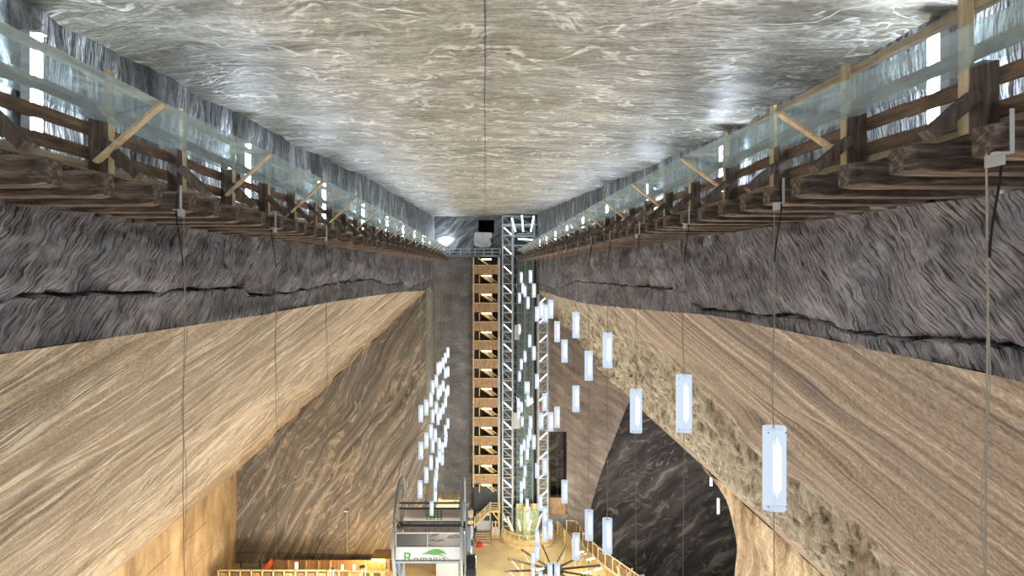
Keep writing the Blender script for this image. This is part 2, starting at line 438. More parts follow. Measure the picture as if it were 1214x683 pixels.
# shaft back wall (lower, upper)
m = MB()
m.box(-7, 7.2, 68, 68.6, zz(-29.4), zz(1.3)); struct(m.build('wall_end', M_rec))
m = MB()      # upper part, around the dark tunnel mouth
x0, x1, z0, z1 = (567 - CX) * 68 / F, (586 - CX) * 68 / F, -(275.5 - CY) * 68 / F, -(260.5 - CY) * 68 / F
m.box(-7, x0, 68, 68.6, zz(1.3), zz(7)); m.box(x1, 7, 68, 68.6, zz(1.3), zz(7))
m.box(x0, x1, 68, 68.6, zz(z1), zz(7)); m.box(x0, x1, 68, 68.6, zz(1.3), zz(z0))
struct(m.build('wall_end_upper', M_recUp))
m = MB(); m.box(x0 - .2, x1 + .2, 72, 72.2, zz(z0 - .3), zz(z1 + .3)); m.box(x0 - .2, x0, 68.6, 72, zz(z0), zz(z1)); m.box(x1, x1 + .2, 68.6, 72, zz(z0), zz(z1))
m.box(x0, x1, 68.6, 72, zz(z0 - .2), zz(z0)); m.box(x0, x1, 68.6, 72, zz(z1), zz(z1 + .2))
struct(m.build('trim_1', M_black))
# right end wall with the tall dark doorway cut in it
DR = 66.3
def pr(px, py, D=DR, dy=0): p = at(px, py, D); return (p.x, D + dy, p.z)
dx0, dx1 = (650.5 - CX) * DR / F, (672 - CX) * DR / F
dz0, dz1 = H - (590 - CY) * DR / F, H - (512 - CY) * DR / F
zf = H - 29.4
m = MB()
m.prism([(6.0, DR, zf), (6.0, DR, H - 2), (dx0, DR, H - 3.6), (dx0, DR, zf)], (0, .8, 0))
sl_ = lambda x: H - 2.0 - 1.222 * (x - NX)
m.prism([(dx0, DR, dz1), (dx0, DR, sl_(dx0) + .3), (dx1, DR, sl_(dx1) + .3), (dx1, DR, dz1)], (0, .8, 0))
m.prism([(dx0, DR, zf), (dx0, DR, dz0), (dx1, DR, dz0), (dx1, DR, zf)], (0, .8, 0))
m.prism([(dx1, DR, zf), (dx1, DR, sl_(dx1) + .3), (16.4, DR, sl_(16.4) + .2), pr(744, 480), pr(736, 500), pr(728, 521), pr(719, 543), pr(711, 565), pr(704, 588), pr(699, 608), pr(697, 622), pr(696, 640)], (0, 3.4, 0))
struct(m.build('wall_end_right', M_endR))
m = MB(); m.box(dx0 - .3, dx1 + .3, 69.2, 69.4, dz0 - 1, dz1 + 1); m.box(dx0 - .3, dx0 - .05, 67.1, 69.2, dz0 - 1, dz1 + 1)
m.box(dx1 + .0, dx1 + .2, 67.1, 69.2, dz0 - 1, dz1 + 1)
struct(m.build('trim_2', M_dark))
# side chamber behind the arch
m = MB(); m.box(9, 52, 70, 70.6, H - 46, H - 2); struct(m.build('wall_side_chamber', M_dark))
m = MB(); m.box(16.6, 52, 38, 70, H - 13.6, H - 13.0); struct(m.build('ceiling_side_chamber', M_dark))
m = MB(); m.box(51.5, 52, 36, 70, H - 46, H - 13); struct(m.build('wall_side_chamber_right', M_dark))
m = MB(); m.box(5, 52, 30, 70, H - 46, H - 45.6); struct(m.build('floor_side_chamber', M_lowR))
# floor slab with its free right-hand edge
m = MB()
m.prism([(-26, -9, H - 29.2), (17, -9, H - 29.2), (17, 47, H - 29.2), (13.3, 54.9, H - 29.2), (11.4, 58.9, H - 29.2), (10.4, 62.3, H - 29.2), (11.2, 68.2, H - 29.2), (-26, 68.2, H - 29.2)], (0, 0, -.5))
struct(m.build('floor', M_floor))
m = MB(); m.box(-26, 18, -9.6, -9, H - 30, H + 4); struct(m.build('wall_behind_camera', M_rec))

# ------------------------------------------------------------------ galleries
def gallery(sg):
    L = sg < 0; side = 'left' if L else 'right'
    XP = 4.5 if L else 4.2; XB = 4.0 if L else 3.7
    zb0, zb1 = (.77, 1.05) if L else (.84, 1.1)
    b0 = 3.75 if L else 3.6
    # cantilever beams
    protos = []
    for v in range(4):
        rr = random.Random(v + (0 if L else 9))
        m = MB(); n = 14
        prof = []
        hw = .11 + .02 * rr.random(); hh = (zb1 - zb0) / 2
        ring = [(-1,-.93), (-.9,-1), (.9,-1), (1,-.93), (1,.85), (.8,1), (-.8,1), (-1,.85)]
        for i in range(n + 1):
            t = i / n; x = sg * (XB + .0 + (NX + .02 - XB) * t)
            k = 1 - .16 * (1 - min(1, t * n / 1.0)) ** 2
            for (a, b) in ring:
                w = .012 * noise.noise(Vector((t * 5 + v * 7, a * 2, b * 2)))
                prof.append(Vector((x - sg * (XB), a * hw * k + w + .015 * math.sin(t * 3 + v), (zb0 + zb1) / 2 + b * hh * k + w)))
        m.v = prof
        for i in range(n):
            for k in range(8):
                q = (i*8 + k, i*8 + (k+1) % 8, (i+1)*8 + (k+1) % 8, (i+1)*8 + k); m.f.append(q)
        m.f.append(tuple(range(7, -1, -1))); m.f.append(tuple(n * 8 + k for k in range(8)))
        me = bpy.data.meshes.new('timber_beam'); me.from_pydata([tuple(p) for p in m.v], [], m.f); me.materials.append(M_beam); me.validate(); me.update()
        protos.append(me)
    k = 0
    sp = .87 if L else .85
    while b0 + k * sp < 64.8:
        rr = random.Random(k * 3 + (1 if L else 2))
        o = bpy.data.objects.new('timber_beam', protos[k % 4]); COL.objects.link(o)
        o.location = (sg * (XB + rr.uniform(-.03, .12)), b0 + k * sp, H + rr.uniform(-.015, .0))
        tag(o, 'rough old timber beam jutting out under the %s gallery, %s from the camera' % (side, ordinal(k + 1)), 'beam', 'timber beams under the %s gallery' % side)
        k += 1
    # walkway boards
    m = MB(); D = 3.0
    w = (NX - XP - .2) / 5
    for j in range(5):
        x = XP - .05 + j * w
        dd = 2.5
        while dd < 64.7:
            m.box(sg * (x + .01), sg * (x + w - .01), dd, min(64.8, dd + 3.98), H + zb1 + .005, H + zb1 + .05); dd += 4
    tag(m.build('walkway_deck', M_beam, loc=(sg * XP, 2.5, H + zb1)), 'brown board walkway of the %s gallery resting on its beams' % side, 'walkway')
    # fence
    p0 = (6.92 - 1.71 * 2) if L else 3.3
    fs = 1.71
    zo = [(3.5,1.86),(6.9,1.9),(10.3,1.98),(17,2.06),(60,2.02)] if L else [(3.3,1.66),(6.8,1.80),(10.3,1.92),(17,1.97),(60,1.97)]
    zi = [(6.9,1.22),(17,1.32)] if L else [(6.8,1.32),(10.3,1.38)]
    f = thing('gallery_fence', (sg * XP, 3, H + zb1), 'long timber fence with tilted glass panels along the %s gallery' % side, 'fence')
    ztop = 2.30; zdeck = zb1 + .056
    i = 0; D = p0
    braceoff = 0; bo = -.12 if L else .13
    while D < 64.5:
        m = MB(); m.box(sg * (XP - .05), sg * (XP + .09), D - .09, D + .05, H + zdeck, H + (1.80 if i % 2 == 0 else 1.74)); m.build('post', M_post, f, bevel=.006)
        m = MB(); m.box(sg * (XP - .055), sg * (XP - .005), D + .055, D + .165, H + zdeck, H + ztop + .05); m.build('post_board', M_pine, f)
        m = MB(); m.bar((sg * (XP - .06), D - .02, H + 1.46), (sg * (XB + .03), D - .02, H + zb1 + .02), .13, .10); m.build('strut', M_post, f)
        if i % 2 == braceoff:
            m = MB(); m.bar((sg * (XP - (.02 if L else .075)), D + bo, H + interp(zi, D)), (sg * (XP - .79), D + bo, H + interp(zo, D)), .035, .10, (0,1,0))
            m.build('brace', M_pine, f)
            m = MB(); m.tube([(sg * (XP - .06), D + bo - .03, H + interp(zi, D) + .05), (sg * (XP - .06), D + bo - .01, H + interp(zi, D) + .05)], .02, 8); m.build('bolt', M_dsteel, f)
            if True:
                m = MB(); d2 = min(D + 2 * fs - .14, 64.8)
                xa, xb = sg * (XP - .03), sg * (XP - .77)
                za, zb_ = H + 1.70, H + interp(zo, D) + .015; zc_ = H + interp(zo, D + 2 * fs) + .015
                m.quadbox([(xa, D - .1, za), (xb, D - .1, zb_), (xb, d2, zc_), (xa, d2, za), (xa, D - .1, za + .012), (xb, D - .1, zb_ + .012), (xb, d2, zc_ + .012), (xa, d2, za + .012)])
                m.build('glass_panel', M_glass, f)
        i += 1; D += fs
    for (za_, zb_, nm, mt, xo, th) in ((2.22, 2.30, 'handrail', M_pineY, -.09, .09), (1.83, 1.96, 'rail', M_rail, .0, .04), (1.54, 1.68, 'rail', M_rail, .0, .04), (1.26, 1.40, 'rail', M_rail, .0, .04), (zdeck, zdeck + .12, 'kick_board', M_pineY, .02, .03)):
        m = MB(); d = 2.6; q = 0
        while d < 64.7:
            e = min(d + fs * 2, 64.8); j = .012 * math.sin(q * 2.1)
            m.box(sg * (XP + .09 + xo), sg * (XP + .09 + xo + th), d, e, H + za_ + j, H + zb_ + j); d = e; q += 1
        m.build(nm, mt, f)
    # light tubes on the wall
    base = None
    for q in range(9):
        D = 7.45 + 6.6 * q
        loc = (sg * (NX - .25), D, H + 2.3)
        lab = 'vertical white light tube on the %s gallery wall, %s from the camera' % (side, ordinal(q + 1))
        grp = 'wall tubes of the %s gallery' % side
        if base is None:
            base = thing('wall_light', loc, lab, 'light tube', grp)
            m = MB(); m.box(sg * (NX - .18), sg * (NX - .06), D - .09, D + .09, H + 1.62, H + 2.98); m.build('housing', M_grey, base)
            m = MB(); m.tube([(sg * (NX - .25), D - .035, H + 1.66), (sg * (NX - .25), D - .035, H + 2.94)], .036, 8); m.build('tube', M_wtube, base)
            for zc_ in (1.64, 2.94):
                m = MB(); m.box(sg * (NX - .3), sg * (NX - .18), D - .08, D + .04, H + zc_, H + zc_ + .03); m.build('end_cap', M_grey, base)
        else: copy_tree(base, loc, lab)
gallery(-1); gallery(1)

# ------------------------------------------------------------------ hanging lamps and cables
LEFT = [(531,413,423),(528,419,430),(525.3,425,436.5),(521.8,429,442),(519.3,430.5,444.3),(531.5,435.5,446),(528.5,437,448),(517.2,445,459),(525,451.5,464),
 (512.8,451.5,467),(531,458,468),(528.8,461,471.5),(521.5,457,469.5),(519,460,474),(511,466,482),(528,472,482),(505.4,474.5,492),(499,480,501),(516.8,477.5,490),
 (524.8,478,491),(521.6,484,497),(512.9,485.5,501),(518.8,490,503),(531,496.5,508),(528.7,504,516),(511,503.5,520),(516,509.5,523),(505.3,513,531.5),(498.8,523.5,545),
 (512.5,522,535),(510.8,539.5,557.5),(505,553.5,573),(498,570,590),(524.4,525,537),(524.2,538,550),(527.3,518,530),(520.6,534,548),(518,543,556),(517.7,557,570),(515.6,566,579),(515.4,580,594),(511.8,595,611),(529.5,512,524),(520.8,520,533)]
RIGHT = [(618,323,335),(628.9,321,335),(619.8,336,348),(622.4,339,352),(633,337,352),(615.7,348,358.5),(626,352,366),(636.6,364,381),(641.7,360,376),(646.8,361,382),
 (653,356,377),(660.5,381.5,405),(615.4,385,396),(628,397,411.5),(632.8,410.5,427),(621.8,416.5,429),(618,425,439),(615,440.5,452),(636.8,444,460.5),(669.3,402.5,430),
 (682.8,371,400),(697.9,416,451),(720.3,394.5,436),(682.8,457.5,488),(754,461.5,513),(810.8,445.5,511),(918,505.5,604),(626.6,453,466.5),(623.6,453,466),(626,468.5,479),
 (645.6,466.5,487),(614.6,473,484),(614.4,485,496),(617.5,477,488.5),(641.3,490,508),(652.4,489,511),(660.2,482.5,507),(619,494,506),(628.2,494,508),(628,508,521),
 (632.7,516,532.5),(626.3,517,531),(621.4,521,534.5),(617.6,528,539),(617.4,540,551),(625,532,545),(636.6,549,567),(645.6,543,563.5),(621.8,552,565),(621.5,566,579),
 (618.4,571,583),(618.3,583,595),(668.6,569,597),(624.7,592,605),(624.6,605,618.5),(640.6,586.5,605.5),(645.4,601,620),(645.2,620,640),(652,616,639),(636.9,629,645),
 (636.7,645,662),(631.8,655,669),(631.7,669,683),(682.2,632,664),(698.3,604,641),(720,613,658),(651.6,667,690),(659.8,667,693),(640.6,677,696)]
LW = 1.07
def lampproto(loc, label, cat, grp):
    t = thing('hanging_lamp', loc, label, cat, grp)
    m = MB(); n = 28; L2 = LW / 2; a, b = .148, .095
    zs = [L2, -L2]
    for z in zs:
        for k in range(n):
            th = 2 * math.pi * k / n
            m.v.append(Vector(loc) + Vector((a * math.copysign(abs(math.cos(th)) ** .8, math.cos(th)), b * math.sin(th), z)))
    for k in range(n): m.f.append((k, (k + 1) % n, n + (k + 1) % n, n + k))
    m.build('acrylic_shade', M_acr, t, smooth=True)
    l = Vector(loc)
    m = MB(); m.tube([l + Vector((.045, 0, -.32)), l + Vector((.045, 0, -.27)), l + Vector((.045, 0, .27)), l + Vector((.045, 0, .32))], [.015, .036, .036, .015], 10); m.build('tube', M_tube, t)
    m = MB(); m.box(l.x + .03, l.x + .06, l.y + .02, l.y + .05, l.z - .42, l.z + .42); m.build('tube_holder', M_grey, t)
    m = MB(); m.box(l.x - .12, l.x + .12, l.y - .008, l.y + .008, l.z + L2 - .05, l.z + L2 - .03); m.box(l.x - .12, l.x + .12, l.y - .008, l.y + .008, l.z - L2 + .03, l.z - L2 + .05)
    m.build('hanger_bar', M_dsteel, t)
    for sx in (-.11, .11):
        for sz in (-L2 + .06, L2 - .06):
            m = MB(); m.tube([l + Vector((sx, -.058, sz)), l + Vector((sx, -.078, sz))], .008, 8); m.build('screw', M_dsteel, t)
    return t
proto = None
for side, lst, XH in (('left', LEFT, -4.05), ('right', RIGHT, 3.75)):
    cols = {}
    dmax = 62.5 if side == 'left' else 60.5
    for (x, a, b) in lst:
        D = min(dmax, XH * F / (x - CX))
        key = None
        for kx in cols:
            if abs(kx - x) < .75 and (abs(x - CX) < 120): key = kx; break
        if key is None: key = x; cols[key] = []
        cols[key].append((a, b, x))
    extra = ([217, 327, 387] if side == 'left' else [1172])
    for x in extra: cols[x] = []
    keys = sorted(cols, key=lambda x: -abs(x - CX))
    for ci, x in enumerate(keys):
        D = min(dmax, XH * F / (x - CX))
        if D >= dmax: D = dmax - .7 * ((ci * 2) % 5)
        X = (x - CX) / F * D
        lamps = sorted(cols[x])
        near = D < 32
        ztop = H + (.80 if side == 'left' else .86)
        zlow = H - 29.15 if near else (H - (lamps[-1][1] - CY) / F * D - .1)
        r = .0055 if near else .009
        if D < 6: r = .008
        nm = 'thin grey suspension cable on the %s side, %s nearest the camera' % (side, ordinal(ci + 1)) if ci else 'thin grey suspension cable on the %s side, nearest of all to the camera' % side
        ct = thing('hanging_cable', (X, D, ztop), nm, 'cable', 'suspension cables of the %s side' % side)
        m = MB(); pts = []; nseg = 24 if near else 2
        for i in range(nseg + 1):
            z = ztop + (zlow - ztop) * i / nseg; w = .012 if near else 0
            pts.append((X + w * math.sin(i * 1.7 + ci), D + .02, z))
        m.tube(pts, r, 6); m.build('steel_cable', M_rope, ct)
        if near:
            m = MB(); zb0 = ztop + .02; zb1 = zb0 + .27
            m.box(X + .03, X + .06, D - .15, D - .142, zb0 - .04, zb1); m.box(X - .07, X + .06, D - .15, D - .1, zb0 - .052, zb0 - .04); m.box(X - .006, X + .012, D - .13, D + .03, zb0 - .13, zb0 - .04)
            m.build('bracket', M_grey, ct)
            m = MB(); q = []
            s_ = 1 if side == 'right' else -1
            for i in range(14):
                t = i / 13
                q.append((X + s_ * (.13 * math.sin(t * 2.6 + .5) * (1 - t) + .0), D - .03 + .02, ztop + .22 - t * 1.0))
            m.tube(q, .009, 6); m.build('power_cord', M_cord, ct)
            if D < 18:
                m = MB(); q = []
                for i in range(41):
                    t = i / 40; q.append((X + .045 * math.sin(t * 9 + ci) * math.sin(t * math.pi) + .012, D + .03, ztop - .9 - t * 3.4))
                m.tube(q, .0045, 6); m.build('slack_cord', M_rope, ct)
        if not lamps: continue
        prev = 1e9
        for li, (a, b, lx) in enumerate(lamps):
            zc_ = min(H - ((a + b) / 2 - CY) / F * D, prev - 1.12); prev = zc_
            loc = (X, D, zc_)
            which = 'only lamp on it' if len(lamps) == 1 else '%s lamp from its top' % ordinal(li + 1)
            lab = 'frosted hanging tube lamp on the %s nearest %s-hand cable, %s' % (ordinal(ci + 1), side, which)
            grp = 'hanging lamps of the %s row' % side
            if proto is None: proto = lampproto(loc, lab, 'hanging lamp', grp)
            else: copy_tree(proto, loc, lab, grp)
# lamps lower on the near cables (below the frame): real lamps that light the lower hall
for side, xs in (('left', (217, 327, 387)), ('right', (918, 810, 754))):
    XH = -4.05 if side == 'left' else 3.75
    for ci, x in enumerate(xs):
        D = XH * F / (x - CX)
        for li, dz in enumerate((-12, -17, -22)):
            copy_tree(proto, (XH, D, H + dz - ci), 'frosted tube lamp low in the hall on the %s %s-hand cable, %s down' % (ordinal(ci + 1), side, ordinal(li + 1)), 'hanging lamps low in the hall')
# three small lamps in the side chamber
for i, (x, a, b, D) in enumerate(((843, 566, 576, 62), (860.5, 568, 585, 60), (851.5, 591, 609, 60))):
    p = at(x, (a + b) / 2, D)
    t = thing('chamber_lamp', p, 'small glowing tube lamp in the dark side chamber, ' + ('upper left one', 'upper right one by the arch edge', 'lowest one')[i], 'hanging lamp', 'lamps in the side chamber')
    h = (b - a) / 2 / F * D
    m = MB(); m.tube([p + Vector((0, 0, -h)), p + Vector((0, 0, h))], .11, 10); m.build('tube', M_ytube2, t)
    m = MB(); m.tube([p + Vector((0, 0, h)), p + Vector((0, 0, h + 3 + i))], .012, 5); m.build('cord', M_cord, t)
    m = MB(); m.tube([p + Vector((0, 0, h)), p + Vector((0, 0, h + .08))], .12, 10); m.build('cap', M_grey, t)

# ------------------------------------------------------------------ lift tower
D0 = 65.2
def X_(px, D=D0): return (px - CX) / F * D
def Z_(py, D=D0): return H - (py - CY) / F * D
lt = thing('lift_tower', (X_(622), D0, H - 29.2), 'white steel lattice lift tower rising from the glass base to the roof', 'lift tower')
def truss(xa, xb, ya, yb, step, flip, mat, lit, Dn=D0, depth=1.1, bw=.085):
    o = MB()
    for dx in (xa, xb):
        for dd in (0, depth): o.box(X_(dx) - .07, X_(dx) + .07, Dn + dd - .07, Dn + dd + .07, Z_(yb), Z_(ya))
    tr = o.build('truss_frame', mat, lt)
    y = ya; i = 0
    while y < yb - 3:
        y2 = min(y + step, yb)
        m = MB()
        for dd in (0, depth): m.bar((X_(xa), Dn + dd, Z_(y)), (X_(xb), Dn + dd, Z_(y)), bw, bw)
        for dx in (xa, xb): m.bar((X_(dx), Dn, Z_(y)), (X_(dx), Dn + depth, Z_(y)), bw, bw)
        c = m.build('crossbar', mat, tr)
        m = MB(); p, q = (xa, xb) if not flip else (xb, xa)
        m.bar((X_(p), Dn, Z_(y + .6)), (X_(q), Dn, Z_(y2 - .6)), .06, .09, (0,1,0)); pass
        m.build('diagonal', mat, tr)
        if lit and i % 2 == lit - 1:
            m = MB(); m.tube([(X_(p + (q - p) * .12), Dn - .14, Z_(y + 2.4)), (X_(p + (q - p) * .88), Dn - .14, Z_(y2 - 1.0))], .055, 6); m.build('light_tube', M_dtube, tr)
        y = y2; i += 1
    return tr
truss(596, 607.5, 256, 640, 11.5, False, M_steel, 2)
truss(638.5, 649.5, 349, 618, 11.5, True, M_steel, 1)
truss(609, 623, 303, 600, 11.5, False, M_steel2, 0, D0 + .5, 1.6, .07)
truss(623, 632.5, 303, 600, 11.5, True, M_steel2, 0, D0 + .9, 1.2, .07)
truss(609, 634, 256, 303, 11.5, False, M_steel, 0, D0 + .4, 1.5, .08)
m = MB(); m.box(X_(609), X_(637), D0 + 2.5, D0 + 2.55, Z_(612), Z_(262)); m.build('shaft_back', M_dsteel, lt)
m = MB()
for x in (612.5, 618.5, 627, 634): m.tube([(X_(x), D0 + .2, Z_(612)), (X_(x), D0 + .2, Z_(300))], .035, 6)
m.build('guide_rail', M_dsteel, lt)
for (x0, x1, y0, y1) in ((610, 616, 385, 403), (608.5, 616.5, 489, 508)):
    m = MB(); m.box(X_(x0), X_(x1), D0 - .1, D0 + .3, Z_(y1), Z_(y0)); m.build('counterweight_panel', M_grey, lt, bevel=.02)
m = MB(); m.box(X_(638), X_(649), D0 + .1, D0 + .5, Z_(488), Z_(486)); m.bar((X_(639), D0 + .2, Z_(485)), (X_(647), D0 + .2, Z_(478)), .2, .25); m.box(X_(638), X_(640), D0 + .1, D0 + .4, Z_(486), Z_(476)); m.build('orange_landing_frame', M_orange, lt)
for (x, y, x2, y2) in ((606.5, 259, 611, 275), (618.5, 255.5, 620, 275), (632.5, 256.5, 629, 275), (614, 283.5, 631, 284.5)):
    m = MB(); m.tube([(X_(x), D0 - .3, Z_(y)), (X_(x2), D0 - .3, Z_(y2))], .08, 8); m.build('light_tube', M_dtube, lt)
m = MB(); m.box(X_(595), X_(637), D0 - .2, D0 + .1, Z_(267), Z_(265.4)); m.box(X_(612), X_(635), D0 - .2, D0 + .1, Z_(278), Z_(276.8)); m.box(X_(614), X_(637), D0 - .2, D0 + .1, Z_(281), Z_(280)); m.build('head_beam', M_steel, lt)
# tall glass shaft glazing
m = MB(); m.box(X_(612), X_(632), D0 + .15, D0 + .17, Z_(600), Z_(303)); m.build('shaft_glazing', M_sglass, lt)
# glass base: lobby drum at its foot
dr = thing('lift_lobby', (X_(626, 64), 64, H - 29.2), 'round glass lobby with yellow light tubes at the foot of the tower', 'glass lobby')
cx, cy = X_(625.5, 64), 64.1
def ringpts(r, z, a0=math.pi, a1=2 * math.pi, n=24): return [(cx + r * math.cos(a0 + (a1 - a0) * i / n), cy + r * math.sin(a0 + (a1 - a0) * i / n), z) for i in range(n + 1)]
def curved(mb, r0, r1, z0, z1, n=24, a0=math.pi, a1=2 * math.pi):
    A = ringpts(r0, z0, a0, a1, n); B = ringpts(r1, z0, a0, a1, n); b = len(mb.v)
    for i in range(n + 1):
        for p in (A[i], B[i]): mb.v.append(Vector(p)); mb.v.append(Vector((p[0], p[1], z1)))
    for i in range(n):
        q = b + i * 4; r = q + 4
        mb.f += [(q, r, r + 1, q + 1), (q + 2, q + 3, r + 3, r + 2), (q + 1, r + 1, r + 3, q + 3), (q, q + 2, r + 2, r)]
Zf = H - 29.2
m = MB(); curved(m, 1.35, 1.37, Zf + .3, Z_(600, 64)); m.build('glass_drum', M_sglass, dr, smooth=True)
m = MB(); curved(m, 0.01, 2.9, Zf, Zf + .28); m.box(cx - 2.9, cx + 2.9, cy, cy + 1.0, Zf, Zf + .28); m.build('platform', M_wood, dr)
m = MB(); m.box(cx - .45, cx + .35, cy - .2, cy + .4, Zf + .3, Zf + 3.4); m.build('lift_door', M_wood, dr)
m = MB(); m.box(cx - 1.2, cx + 1.2, cy + .5, cy + .6, Zf + .3, Z_(600, 64)); m.build('back_panel', M_pine, dr)
for i in range(9):
    a = math.pi + math.pi * i / 8; p = (cx + 2.75 * math.cos(a), cy + 2.75 * math.sin(a))
    m = MB(); m.tube([(p[0], p[1], Zf + .28), (p[0], p[1], Zf + 1.35)], .05, 6); m.build('rail_post', M_pine, dr)
for z in (.75, 1.35):
    m = MB(); curved(m, 2.71, 2.79, Zf + z - .04, Zf + z + .04); m.build('handrail', M_pine, dr)
for (x0, y0, x1, y1, D) in ((602, 614, 608, 629, 63.6), (615, 617, 617, 629, 62.4), (629.5, 617, 627, 629, 62.4), (641, 612, 636, 629, 63.4)):
    m = MB(); m.tube([at(x0, y0, D), at(x1, y1, D)], .06, 8); m.build('yellow_tube', M_ytube, dr)
m = MB()
m.bar(at(596, 608, 64.6), at(612, 640, 64.0), .1, .12); m.bar(at(596, 628, 64.6), at(607, 640, 64.4), .08, .1); m.bar(at(650, 610, 64.6), at(640, 640, 64.0), .1, .12)
m.build('base_strut', M_pine, dr)

# ------------------------------------------------------------------ stair tower
DS = 65.4
stt = thing('stair_tower', (X_(576.5, DS), DS, Zf), 'tall enclosed wooden stair tower of stacked orange landings left of the lift', 'stair tower')
xs = lambda p: X_(p, DS); zs_ = lambda p: Z_(p, DS)
for (x, w) in ((561.3, .14), (592.2, .14)):
    for dd in (0, 2.2):
        m = MB(); m.box(xs(x) - w / 2, xs(x) + w / 2, DS + dd - .07, DS + dd + .07, zs_(578) if x < 570 else Zf, zs_(305.2)); m.build('post', M_pine if x < 570 else M_steel, stt)
m = MB(); m.box(xs(590.2), xs(591.2), DS - .1, DS + .1, Zf, zs_(305.2)); m.build('drain_pipe', M_grey, stt)
m = MB(); m.box(xs(593.2), xs(594.2), DS + .2, DS + 2, Zf, zs_(305.2)); m.build('side_cladding', M_dsteel, stt)
m = MB(); m.box(xs(562), xs(592), DS + 2.25, DS + 2.35, zs_(578), zs_(305.2)); m.build('back_screen', M_post, stt)
for i in range(12):
    y0 = 315 + i * 22.35 + (0.2 * i if i > 6 else 0)
    m = MB(); m.box(xs(561.6), xs(591.8), DS - .04, DS + .02, zs_(y0 + 10.3), zs_(y0)); m.build('landing_panel', M_panel, stt)
    m = MB(); m.box(xs(561.2), xs(592), DS - .07, DS + .06, zs_(y0 + .0), zs_(y0 - .9)); m.build('panel_cap', M_pine, stt)
    m = MB(); m.box(xs(561.6), xs(591.8), DS + .05, DS + 2.2, zs_(y0 + 9.8), zs_(y0 + 8.6)); m.build('landing_floor', M_pine, stt)
    m = MB()
    yt = y0 + 11.2; yb = y0 + 21
    m.bar((xs(570), DS + .8, zs_(yt)), (xs(583), DS + .8, zs_(yb)), .9, .16); m.bar((xs(573), DS + .3, zs_(yt)), (xs(586), DS + .3, zs_(yb)), .1, .14)
    m.bar((xs(577), DS + .3, zs_(yt)), (xs(589), DS + .3, zs_(yb - 1)), .1, .12)
    fl = m.build('stair_flight', M_wood, stt)
    m = MB(); m.bar((xs(568.4), DS + .1, zs_(yt)), (xs(568.4), DS + .1, zs_(yb)), .1, .1); m.bar((xs(583.2), DS + .1, zs_(yt)), (xs(583.2), DS + .1, zs_(yb)), .08, .08); m.bar((xs(568.4), DS + .1, zs_(yt + .3)), (xs(583.2), DS + .1, zs_(yt + .3)), .08, .08)
    m.build('opening_frame', M_pine, stt)
    if i < 12:
        m = MB(); m.tube([(xs(571), DS - .05, zs_(yt + .8)), (xs(582.5), DS - .05, zs_(yt + .8))], .06, 6); m.build('light_tube', M_ytube2, stt)
m = MB(); m.tube([(xs(571), DS - .05, zs_(307.5)), (xs(582.5), DS - .05, zs_(307.5))], .07, 6); m.build('light_tube', M_ytube2, stt)
m = MB(); m.bar((xs(567), DS + .3, zs_(306)), (xs(580), DS + .3, zs_(315)), .6, .14); m.build('stair_flight', M_wood, stt)
# open bottom flight and glazed room under it
m = MB(); m.bar((xs(581), DS - .9, zs_(600)), (xs(563), DS - .9, zs_(617)), 1.0, .18); m.box(xs(581), xs(592), DS - 1.4, DS - .2, zs_(601.5), zs_(600)); m.build('lower_flight', M_wood, stt)
for k in range(4):
    z = k * 2.7
    m = MB(); m.bar((xs(581), DS - 1.42, zs_(590.5 + z)), (xs(563), DS - 1.42, zs_(607.5 + z)), .05, .07); m.bar((xs(581), DS - 1.42, zs_(590.5 + z)), (xs(592), DS - 1.42, zs_(590.5 + z)), .05, .07)
    m.build('handrail', M_pine, stt)
for x, ya, yb in ((563, 606, 619), (569, 601, 613), (575, 595, 607), (581, 589, 601), (592, 589, 601)):
    m = MB(); m.box(xs(x) - .05, xs(x) + .05, DS - 1.47, DS - 1.37, zs_(yb), zs_(ya)); m.build('baluster', M_pine, stt)
m = MB(); m.bar((xs(582), DS - .8, zs_(601)), (xs(590), DS - .8, zs_(612)), .1, .12); m.box(xs(590), xs(591.5), DS - .9, DS - .7, zs_(618), zs_(601)); m.build('bracket_strut', M_wood, stt)
m = MB(); m.box(xs(562), xs(590), DS + .3, DS + .4, zs_(640), zs_(578)); m.build('lower_back_wall', M_dsteel, stt)
bo = thing('ticket_booth', (xs(573.5), 64, Zf), 'small booth with twin dark windows below the stair tower', 'booth')
b_ = lambda x: X_(x, 64.7); z_ = lambda y: Z_(y, 64.7)
m = MB(); m.box(b_(565), b_(581.5), 64.65, 65.25, Zf, z_(610)); m.build('body', M_grey, bo)
for x0, x1 in ((566, 572.5), (573.5, 580.5)):
    m = MB(); m.box(b_(x0), b_(x1), 64.6, 64.65, z_(617), z_(611)); m.build('window', M_glassdark, bo)
m = MB(); m.box(b_(564.5), b_(582), 64.58, 65.3, z_(610.2), z_(608.8)); m.box(b_(581), b_(582), 64.58, 64.66, z_(632), z_(610)); m.build('roof_frame', M_pine, bo)
sp = thing('timber_steps', (X_(572.5, 63), 62.5, Zf), 'wide reddish brown steps leading up to the booth platform', 'steps')
for i in range(7):
    y0 = 632.5 + i * 2.75
    m = MB(); D = 63.7 - i * .24
    z1 = H - (y0 - CY) / F * D
    if z1 < Zf + .05: z1 = Zf + .06
    m.box(X_(563.5, D), X_(581.5, D), D, D + .26, z1 - .07, z1); m.build('tread', M_pine, sp)
    m = MB(); m.box(X_(563.5, D), X_(581.5, D), D + .20, D + .24, Zf, z1 - .07); m.build('riser', M_brown, sp)
m = MB(); m.bar((X_(582, 62.2), 62.2, Zf + .1), (X_(582, 63.9), 63.9, Zf + 1.5), .08, .2); m.build('stringer', M_brown, sp)
tf = thing('side_terrace', (X_(588, 64), 64, Zf), 'low railed terrace between the booth and the lift tower', 'terrace')
